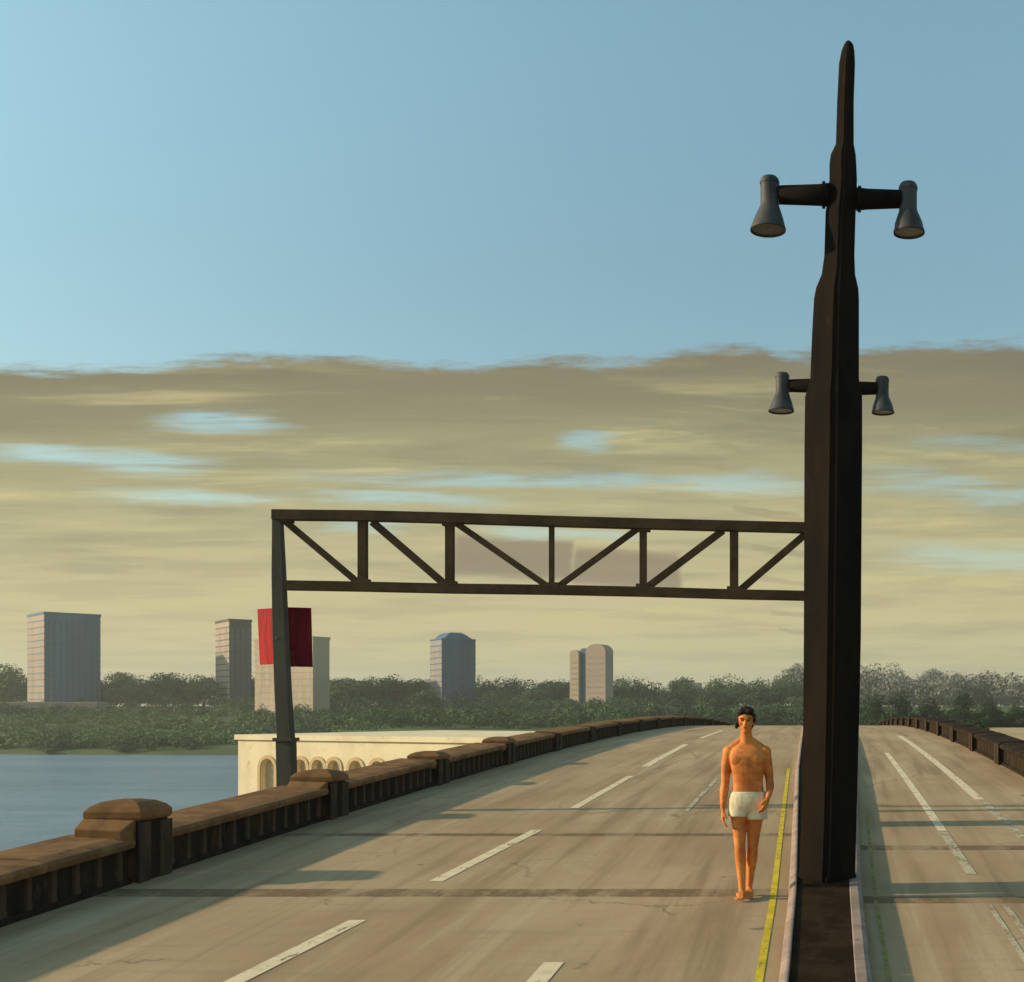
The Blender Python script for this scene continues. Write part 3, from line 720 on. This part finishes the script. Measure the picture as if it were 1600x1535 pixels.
for s in (-1, 1):
    MB().ell(H0 + Vector((s * .030, -.083, .010)), (.012, .007, .006), 12, 8).build('eye', M['eye'], man, smooth=True)
    MB().ell(H0 + Vector((s * .031, -.090, .030)), (.019, .007, .0045), 12, 6).build('eyebrow', M['hair'], man, smooth=True)
MB().ell(H0 + Vector((0, -.091, -.053)), (.021, .006, .0065), 14, 6).build('mouth', M['lip'], man, smooth=True)

# ------------------------------------------------------------------ terrain, water
def smooth(t): t = max(0.0, min(1.0, t)); return t * t * (3 - 2 * t)
def nz(x, y): return math.sin(x * .031 + 1.3) * math.cos(y * .027 + .4) + .5 * math.sin(x * .083 + y * .06) + .25 * math.sin(x * .21 - y * .17)
WZ = -8.0
def edge_x(y):   # left shore of the near bank
    return -26.6 - .40 * (y - 60) if y > 60 else -26.6 + (60 - y) * .35
def hgt(x, y):
    far = (y - (283 + 4 * nz(x * .7, 5))) / 100.0
    near = (x - edge_x(y) - 1.0) / 14.0
    land = -9.6
    hf = -9.2 + 3.2 * smooth(far * 4 + .35) + 9.6 * smooth((y - 300) / 150.0) + .35 * nz(x, y) * smooth(far * 2)
    if far > -.15: land = max(land, hf)
    if near > -.15: land = max(land, -9.2 + 2.8 * smooth(near * 3 + .35) + 4.2 * smooth((y - 120) / 200))
    if x > 4.2:
        r = smooth((x - 4.0) / 3.0) * smooth((y - 24) / 25.0)
        land = max(land, -9.2 + 8.6 * r)
    if y > 450: land += (y - 450) * .0015
    return land
def grid(xs, ys, fn):
    vs = [(x, y, fn(x, y)) for y in ys for x in xs]; nx = len(xs); fs = []
    for j in range(len(ys) - 1):
        for i in range(nx - 1):
            a = j * nx + i; fs.append((a, a + 1, a + nx + 1, a + nx))
    return MB().add(vs, fs)
xs = [-9000, -4000, -2000, -1200, -900] + [-750 + 12.5 * i for i in range(52)] + [-100 + 2.5 * i for i in range(72)] + [90, 110, 140, 180, 240, 320, 450, 650, 1000, 2000, 4000, 9000]
xs = sorted(set(xs))
ys = [-300, -60, -20] + [0 + 4 * i for i in range(66)] + [265 + 3 * i for i in range(50)] + [425, 440, 460, 500, 560, 650, 800, 1000, 1500, 3000, 6000, 12000]
grid(xs, ys, hgt).build('terrain', M['grass'], kind='structure', smooth=True, fix=False)
MB().add([(-9000, -300, WZ), (60, -300, WZ), (60, 292, WZ), (-9000, 292, WZ)], [(0, 1, 2, 3)]).build('river_water', M['water'], kind='structure', fix=False)
# sunlit dry ground right of the bridge
sandx = [12 + 1.5 * i for i in range(26)]; sandy = [70 + 4 * i for i in range(36)]
grid([18.5 + 2 * i for i in range(40)], [86 + 4 * i for i in range(30)], lambda x, y: hgt(x, y) + .06).build('sandy_ground', M['sand'], kind='structure', fix=False)

# ------------------------------------------------------------------ cream quay building
BD = 60.0
c0 = at(372, 1148, BD)
ang = math.radians(-25)
qb = thing('quay_building', 'low flat-roofed cream building with tan arched openings beyond the parapet', 'building', (c0.x, c0.y, -6.6), rotz=ang)
HB = c0.z + 6.6      # height
# openings along the wall (local x), head height below the top
def wall_x(px):   # local x where the sight line through photo column px meets the front wall
    t = (px - XV) / F; ca, sa = math.cos(ang), math.sin(ang)
    return (t * BD - c0.x) / (ca - t * sa)
ops = [(wall_x(418), .95), (wall_x(470), .75), (wall_x(497), .75), (wall_x(522), .75), (wall_x(556), .8), (wall_x(590), .8), (wall_x(640), .8), (wall_x(700), .8)]
Wd = wall_x(980)
ztop = HB - 1.15; zbot = HB - 4.2
mb = MB(); xprev = 0
for xc, w in ops:
    mb.box(xprev, xc - w / 2, 0, .5, 0, HB - .25); 
    n = 8; zc = ztop - w / 2
    pts = [(xc - w / 2 * math.cos(math.pi * i / n), zc + w / 2 * math.sin(math.pi * i / n)) for i in range(n + 1)]
    for i in range(n):
        (xa, za), (xb, zb_) = pts[i], pts[i + 1]
        mb.add([(xa, 0, za), (xb, 0, zb_), (xb, 0, HB - .25), (xa, 0, HB - .25), (xa, .5, za), (xb, .5, zb_), (xb, .5, HB - .25), (xa, .5, HB - .25)],
               [(0, 1, 2, 3), (4, 7, 6, 5), (0, 4, 5, 1)])
    mb.box(xc - w / 2, xc + w / 2, 0, .5, 0, zbot)
    xprev = xc + w / 2
mb.box(xprev, Wd, 0, .5, 0, HB - .25); mb.box(0, .5, .5, 14, 0, HB - .25); mb.box(Wd - .5, Wd, .5, 14, 0, HB - .25); mb.box(.5, Wd - .5, 13.5, 14, 0, HB - .25)
mb.build('wall', M['cream'], qb, fix=False)
MB().box(-.12, Wd + .12, -.12, 14.12, HB - .25, HB).build('roof_slab', M['cream'], qb)
for xc, w in ops:
    n = 10; zc = ztop - w / 2; rings = []
    path = [(xc - w / 2, zbot)] + [(xc - w / 2 * math.cos(math.pi * i / n), zc + w / 2 * math.sin(math.pi * i / n)) for i in range(n + 1)] + [(xc + w / 2, zbot)]
    for i, (x, z) in enumerate(path):
        dx, dz = (x - xc, max(0, z - zc)); l = math.hypot(dx, dz); dx, dz = dx / l, dz / l
        rings.append([(x, -.05, z), (x + dx * .17, -.05, z + dz * .17), (x + dx * .17, .02, z + dz * .17), (x, .02, z)])
    sr = MB().loft(rings).build('window_surround', M['tantrim'], qb)
    MB().box(xc - w / 2, xc + w / 2, .30, .34, zbot, ztop).build('pane', M['winrecess'], sr)

# ------------------------------------------------------------------ far towers
def tower(label, x0, xs_, x1, ytop, ybase, d, m_side, m_front, rot, storeys, cols, roof='flat', side_cols=2, extra=None):
    """x0..xs_ is the lit flank and xs_..x1 the front seen in the photo"""
    pc = at(xs_, ybase, d)                       # near vertical edge between flank and front
    kx = d / F
    h = (ybase - ytop) * kx; base_z = pc.z
    ca, sa = math.cos(rot), math.sin(rot)
    # front runs from the corner to the right and back; find length by sight line
    t1 = (x1 - XV) / F; lf = (t1 * d - pc.x) / (ca - t1 * sa)
    t0 = (x0 - XV) / F                           # flank direction (-sa, ca)
    den = (-sa - t0 * ca); ls = (t0 * d - pc.x) / den if abs(den) > 1e-3 else 20
    ls = max(6, min(ls, 60))
    t = thing('tower_block', label, 'tower', (pc.x, d, base_z), 'high-rise blocks beyond the river', rotz=rot)
    dep = 12.0 + base_z + 3
    MB().box(0, lf, 0, ls, -dep, h).build('wall', m_front, t)
    MB().box(-.25, -.01, .0, ls, -dep, h).build('flank_wall', m_side, t)  # where the flank is paler, its sunlight is put into the colour
    fh = h / storeys
    gl = M['tw_glass'] if m_front.name.startswith(('blue', 'dark', 'olive')) else M['tw_tanglass']
    for c in range(cols):
        w = lf / cols
        a = c * w + w * .28; bq = c * w + w * .72
        MB().box(a, bq, -.03, .06, -3, h - fh * .8).build('window_strip', gl, t)
    for c in range(side_cols):
        w = ls / side_cols
        MB().box(-.30, -.2, c * w + w * .3, c * w + w * .7, -3, h - fh * .8).build('window_strip', M['tw_tanglass'], t)
    sm = MB()
    for s in range(storeys):
        z = s * fh; sm.box(-.31, lf + .1, -.12, ls, z, z + fh * .16)
    f_ = sm.build('floor_slabs', m_front if roof != 'flat2' else m_side, t); f_['kind'] = 'stuff'
    if roof == 'flat': MB().box(-.4, lf + .2, -.2, ls + .2, h, h + .9).build('roof', m_front, t)
    elif roof == 'step':
        MB().box(-.3, lf + .1, -.15, ls + .1, h, h + .6).build('roof', m_front, t)
        MB().loft([[(lf * .08, .5, h + .6), (lf * .92, .5, h + .6), (lf * .92, ls - .5, h + .6), (lf * .08, ls - .5, h + .6)],
                   [(lf * .2, 1, h + 2.2), (lf * .72, 1, h + 2.2), (lf * .72, ls - 1, h + 2.2), (lf * .2, ls - 1, h + 2.2)],
                   [(lf * .3, 2, h + 2.9), (lf * .62, 2, h + 2.9), (lf * .62, ls - 2, h + 2.9), (lf * .3, ls - 2, h + 2.9)]]).build('roof_house', m_front, t)
    elif roof == 'round':
        n = 10; ring = lambda y: [(lf / 2 - lf / 2 * math.cos(math.pi * i / n), y, h + lf * .13 * math.sin(math.pi * i / n)) for i in range(n + 1)]
        MB().loft([ring(0), ring(ls)]).build('roof', m_front, t)
    return t, lf, ls, h
D = 420
tower('wide blue-grey tower block at the far left with a pale flank', 44, 70, 157, 960, 1104, D, M['tw_pink'], M['tw_blue'], math.radians(47), 14, 9)
MB_ = MB()
tower('slim olive-grey tower block with a sunlit pale pink flank left of the red sign', 338, 359, 393, 971, 1096, D + 10, M['tw_pink'], M['tw_olive'], math.radians(41), 13, 4)
t3, lf, ls, h = tower('broad tan tower block standing behind the red sign and the gantry post', 392, 399, 489, 1003, 1122, D - 30, M['tw_cream'], M['tw_cream'], math.radians(-30), 12, 7, roof='flat')
tower('narrow dark olive tower with a rounded top right of the red sign', 483, 490, 513, 1012, 1121, D - 14, M['tw_cream'], M['tw_olive'], math.radians(38), 12, 3, roof='round')
tower('dark blue tower block with a stepped roof alone in the middle distance', 673, 691, 743, 1000, 1104, D + 15, M['tw_grey'], M['tw_darkbl'], math.radians(36), 11, 5, roof='step')
pc = at(903, 1115, D)
tt = thing('tower_block', 'pink-tan tower of two rounded slabs with a dark recess between them, farthest right', 'tower', (pc.x, D, pc.z), 'high-rise blocks beyond the river', rotz=math.radians(-22))
kx = D / F
def slab(name, xa, xb, ya, yb, yt, m, rnd):
    x0_, x1_ = (xa - 903) * kx * 1.0, (xb - 903) * kx * 1.0; hh = (1115 - yt) * kx; n = 8
    def ring(y):
        w_ = (x1_ - x0_) / 2; c_ = (x0_ + x1_) / 2
        return [(x1_, y, -14), (x0_, y, -14)] + [(c_ - w_ * math.cos(math.pi * i / n), y, hh - rnd + rnd * math.sin(math.pi * i / n)) for i in range(n + 1)]
    o = MB().loft([ring(ya), ring(yb)]).build(name, m, tt)
    return x0_, x1_, hh
for nm, xa, xb, ya, yb, yt, m, rnd in (('left_slab', 888, 904, 0, 5, 1016, M['tw_cream'], 1.4), ('dark_core', 904.3, 917, 1.2, 5, 1013, M['tw_darkbl'], .6), ('right_slab', 917.3, 953, 0, 5, 1007, M['tw_pink'], 2.6)):
    x0_, x1_, hh = slab(nm.replace('left_', '').replace('right_', ''), xa, xb, ya, yb, yt, m, rnd)
    if ya == 0:
        for f_ in range(11):
            z_ = -2 + f_ * (hh + .5) / 12
            MB().box(x0_ + .5, x1_ - .5, -.05, .1, z_ + .5, z_ + 1.2).build('window_strip', M['tw_tanglass'], tt)
pt = at(-60, 1104, D - 14)
pod = thing('podium', 'long low pale podium wall at the foot of the wide blue-grey tower', 'wall', (pt.x, D - 14, pt.z - 2))
MB().box(0, 45, 0, 6, -4, 3.0).build('wall', M['tw_pink'], pod); MB().box(-.3, 45.3, -.3, 6.3, 3.0, 3.5).build('coping', M['tw_cream'], pod)
hb = at(1050, 1085, 700)
th = thing('low_block', 'small grey block on the skyline between the last tower and the walking man', 'building', (hb.x, 700, hb.z))
MB().box(0, 16, 0, 12, -14, 6.6).build('wall', M['tw_grey'], th); MB().box(2, 12, 2, 10, 6.6, 8.2).build('roof_house', M['tw_grey'], th)
hb = at(856, 1085, 560)
th = thing('low_block', 'small pinkish block low down just left of the slim tan tower', 'building', (hb.x, 560, hb.z))
MB().box(0, 9.5, 0, 10, -12, 5.0).build('wall', M['tw_pink'], th); MB().box(-.3, 9.8, -.3, 10.3, 5.0, 5.5).build('roof', M['tw_cream'], th)

# ------------------------------------------------------------------ trees
def leaves(rs, cen, rad, n, size, shape=(1, 1, 1), lobes=12):
    n = int(n * 1.5)
    """leaf clumps on the outside of random lobes inside an ellipsoid; returns quads (numpy)"""
    cen = np.array(cen, float); rad = np.array(rad, float)
    L_ = []
    for i in range(lobes):
        while True:
            p = rs.uniform(-1, 1, 3)
            if (p ** 2).sum() < 1: break
        L_.append((cen + p * rad * .62, rad * rs.uniform(.30, .52)))
    V = np.zeros((n, 4, 3))
    li = rs.randint(0, lobes, n)
    C = np.array([l[0] for l in L_])[li]; R = np.array([l[1] for l in L_])[li]
    d = rs.normal(size=(n, 3)); d /= np.linalg.norm(d, axis=1)[:, None]
    P_ = C + d * R * rs.uniform(.75, 1.08, n)[:, None]
    nrm = d * 1.2 + rs.normal(size=(n, 3)) * .38; nrm /= np.linalg.norm(nrm, axis=1)[:, None]
    a = np.cross(nrm, rs.normal(size=(n, 3))); a /= np.linalg.norm(a, axis=1)[:, None]
    b_ = np.cross(nrm, a)
    s = size * .8 * rs.uniform(.5, 1.2, n)[:, None]
    V[:, 0] = P_ - a * s; V[:, 1] = P_ - b_ * s * .6; V[:, 2] = P_ + a * s; V[:, 3] = P_ + b_ * s * .6
    return V, L_
def np_mesh(name, V, m):
    n = len(V); me = bpy.data.meshes.new(name)
    me.vertices.add(n * 4); me.vertices.foreach_set('co', V.reshape(-1).astype(np.float32))
    me.loops.add(n * 4); me.loops.foreach_set('vertex_index', np.arange(n * 4, dtype=np.int32))
    me.polygons.add(n); me.polygons.foreach_set('loop_start', np.arange(0, n * 4, 4, dtype=np.int32))
    me.update(calc_edges=True); me.materials.append(m); return me
def tree(label, px, ytop, wpx, d, gz, m, seed, name='broadleaf_tree', group=None, dens=1.0, squash=1.0, cat='tree'):
    rs = np.random.RandomState(seed); x = (px - XV) * d / F; zt = EYE + (YV - ytop) * d / F; w = wpx * d / F
    h = zt - gz
    t = thing(name, label, cat, (x, d, gz), group)
    ch = h * 1.05; cz = h / 2
    n = int(2600 * dens); size = max(.12, w * .032)
    V, lob = leaves(rs, (0, 0, cz), (w / 2, w / 2, ch / 2), n, size, lobes=16)
    me = np_mesh('crown', V, m); link('crown', me, t)
    mb = MB()
    top_ = max(h * .35, cz)
    mb.tube([(0, 0, -.3), (w * .01, 0, h * .15), (0, w * .01, top_ * .75), (0, 0, top_)], [w * .045, w * .032, w * .024, w * .01], 8)
    for i in range(5):
        c = Vector(lob[i][0]); s0 = Vector((0, 0, top_ * (.55 + .06 * i))); mb.tube([s0, s0.lerp(c, .5) + Vector((0, 0, w * .01)), c], [w * .018, w * .012, w * .005], 6)
    mb.build('trunk', M['bark'], t, smooth=True)
    return t
GF = 2.0
T = [
 ('olive round tree at the left edge of the picture behind the podium', 8, 1032, 90, 445, 3.4, 'leaf_a'),
 ('round olive tree just right of the wide blue-grey tower', 196, 1048, 74, 430, 3, 'leaf_a'),
 ('middle one of the three round olive trees between the two left towers', 258, 1047, 76, 436, 3, 'leaf_a'),
 ('round olive tree touching the slim olive-grey tower on its left', 318, 1052, 66, 432, 3, 'leaf_a'),
 ('broad green tree right of the narrow dark olive tower', 548, 1058, 92, 430, 2.5, 'leaf_b'),
 ('wide green tree with a flat top midway between sign and dark blue tower', 615, 1060, 96, 450, 2.5, 'leaf_b'),
 ('low green tree at the left foot of the dark blue tower', 668, 1076, 60, 425, 2, 'leaf_b'),
 ('green tree right beside the dark blue tower', 775, 1076, 70, 440, 2.5, 'leaf_b'),
 ('round green tree left of the last pair of towers', 836, 1074, 76, 440, 2.5, 'leaf_b'),
 ('green tree just right of the pink-tan rounded tower', 990, 1070, 78, 450, 2.5, 'leaf_b'),
 ('low deep green tree in front of the small grey skyline block', 1062, 1080, 80, 420, 2, 'leaf_c'),
 ('deep green tree on the crest left of the walking man', 1125, 1074, 84, 400, 2, 'leaf_c'),
 ('deep green tree over the head of the walking man', 1190, 1072, 80, 400, 2, 'leaf_c'),
 ('tall haze-greyed tree half hidden by the near lamp post', 1250, 1022, 66, 640, 3, 'leaf_g'),
]
for i, (lb, px, yt, w, d, gz, m) in enumerate(T):
    tree(lb, px, yt, w, d, gz, M[m], 20 + i)
for i, (px, yt, w, lb) in enumerate([(1370, 1086, 38, 'round dark bushy tree nearest to the lamp post in the row behind the right parapet'), (1408, 1084, 40, 'second dark bushy tree from the lamp post in the row behind the right parapet'),
        (1453, 1082, 40, 'third dark bushy tree from the lamp post in the row behind the right parapet'), (1503, 1088, 40, 'fourth dark bushy tree from the lamp post in the row behind the right parapet'),
        (1547, 1090, 36, 'fifth dark bushy tree from the lamp post, above the sandy ground'), (1588, 1096, 32, 'last and lowest dark bushy tree of the row at the right edge')]):
    d = 208
    x = (px - XV) * d / F
    tree(lb, px, yt - 6, w * 1.35, d, hgt(x, d), M['leaf_c'], 60 + i, group='row of bushy trees behind the right parapet', squash=1.3, dens=.8)
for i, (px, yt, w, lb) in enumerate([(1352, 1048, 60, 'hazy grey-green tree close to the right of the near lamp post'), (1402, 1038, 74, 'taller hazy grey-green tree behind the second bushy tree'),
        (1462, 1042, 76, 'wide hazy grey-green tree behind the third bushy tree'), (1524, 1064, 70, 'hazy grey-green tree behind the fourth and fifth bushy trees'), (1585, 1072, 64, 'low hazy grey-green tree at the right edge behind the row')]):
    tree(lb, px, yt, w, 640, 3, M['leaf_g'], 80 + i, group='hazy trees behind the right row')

# woodland and scrub on the banks that reads as one mass
def wood(name, label, cat, spots, m, seed, nl, leafsize, lobes=5):
    rs = np.random.RandomState(seed); allv = []
    for x, y, z, w, h in spots:
        V, _ = leaves(rs, (x, y, z + h * .5), (w / 2, w / 2, h / 2), nl, leafsize, lobes=lobes); allv.append(V)
    me = np_mesh(name, np.concatenate(allv), m); o = link(name, me, kind='stuff'); tag(o, label, cat); return o
r = random.Random(11)
def spots(n, xr_, yr_, wr, hr, cond=lambda x, y: True):
    out = []
    while len(out) < n:
        y = r.uniform(*yr_); x = r.uniform(*xr_) * y / 100
        if not cond(x, y): continue
        w = r.uniform(*wr); out.append((x, y, hgt(x, y) - .4, w, r.uniform(*hr)))
    return out
wood('bank_scrub', 'low olive scrub covering the far river bank below the towers', 'scrub', spots(520, (-72, -38), (290, 415), (5, 11), (1.6, 3.6)), M['leaf_a'], 5, 110, .42)
wood('bank_bushes', 'darker green bushes scattered in clumps over the far river bank', 'bushes', spots(110, (-72, -44), (284, 330), (5, 9), (2.2, 3.6), lambda x, y: nz(x * 3, y * 2) > .1) + spots(90, (-72, -40), (385, 430), (6, 10), (3, 5.5)), M['leaf_b'], 6, 130, .42)
wood('woodland', 'dark green woodland filling the skyline behind the cream building and the road crest', 'woodland', spots(420, (-46, -1), (300, 440), (8, 13), (4.0, 7.0)), M['leaf_b'], 7, 170, .5)
wood('dark_hedge', 'dark hedge running along behind the right parapet to the road crest', 'hedge', spots(190, (1, 18), (205, 235), (4.5, 7), (2.6, 3.6)) + spots(120, (4, 12.6), (110, 200), (3, 5), (1.6, 2.6), lambda x, y: x > 7), M['leaf_c'], 8, 260, .26)
wood('hill_woods', 'green wooded rise along the skyline behind the towers', 'woodland', spots(300, (-74, -1), (440, 480), (12, 18), (9, 13.5)), M['leaf_b'], 17, 380, .55, 7)
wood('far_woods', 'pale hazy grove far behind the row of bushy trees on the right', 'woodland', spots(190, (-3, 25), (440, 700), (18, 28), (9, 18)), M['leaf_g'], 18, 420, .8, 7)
wood('crest_woods', 'deep green belt of trees just above the road crest', 'woodland', spots(170, (-16, 4), (240, 330), (7, 10), (3.5, 7), ), M['leaf_c'], 9, 200, .42)

if True:
    # evening haze over the whole valley
    hz = MB().box(-2600, 2600, -400, 3200, -14, 75).build('haze', None or M['slab'], kind='stuff')
    hm = bpy.data.materials.new('evening_haze'); hm.use_nodes = True; t = hm.node_tree; t.nodes.clear(); k = NT(t)
    pv = k.n('ShaderNodeVolumePrincipled'); pv.inputs['Color'].default_value = (.90, .89, .80, 1); pv.inputs['Density'].default_value = .00030
    pv.inputs['Anisotropy'].default_value = .2
    o = k.n('ShaderNodeOutputMaterial'); k.inp(o.inputs['Volume'], pv.outputs[0])
    hz.data.materials.clear(); hz.data.materials.append(hm)
    tag(hz, 'thin pale evening haze filling the air over the whole valley', 'haze')
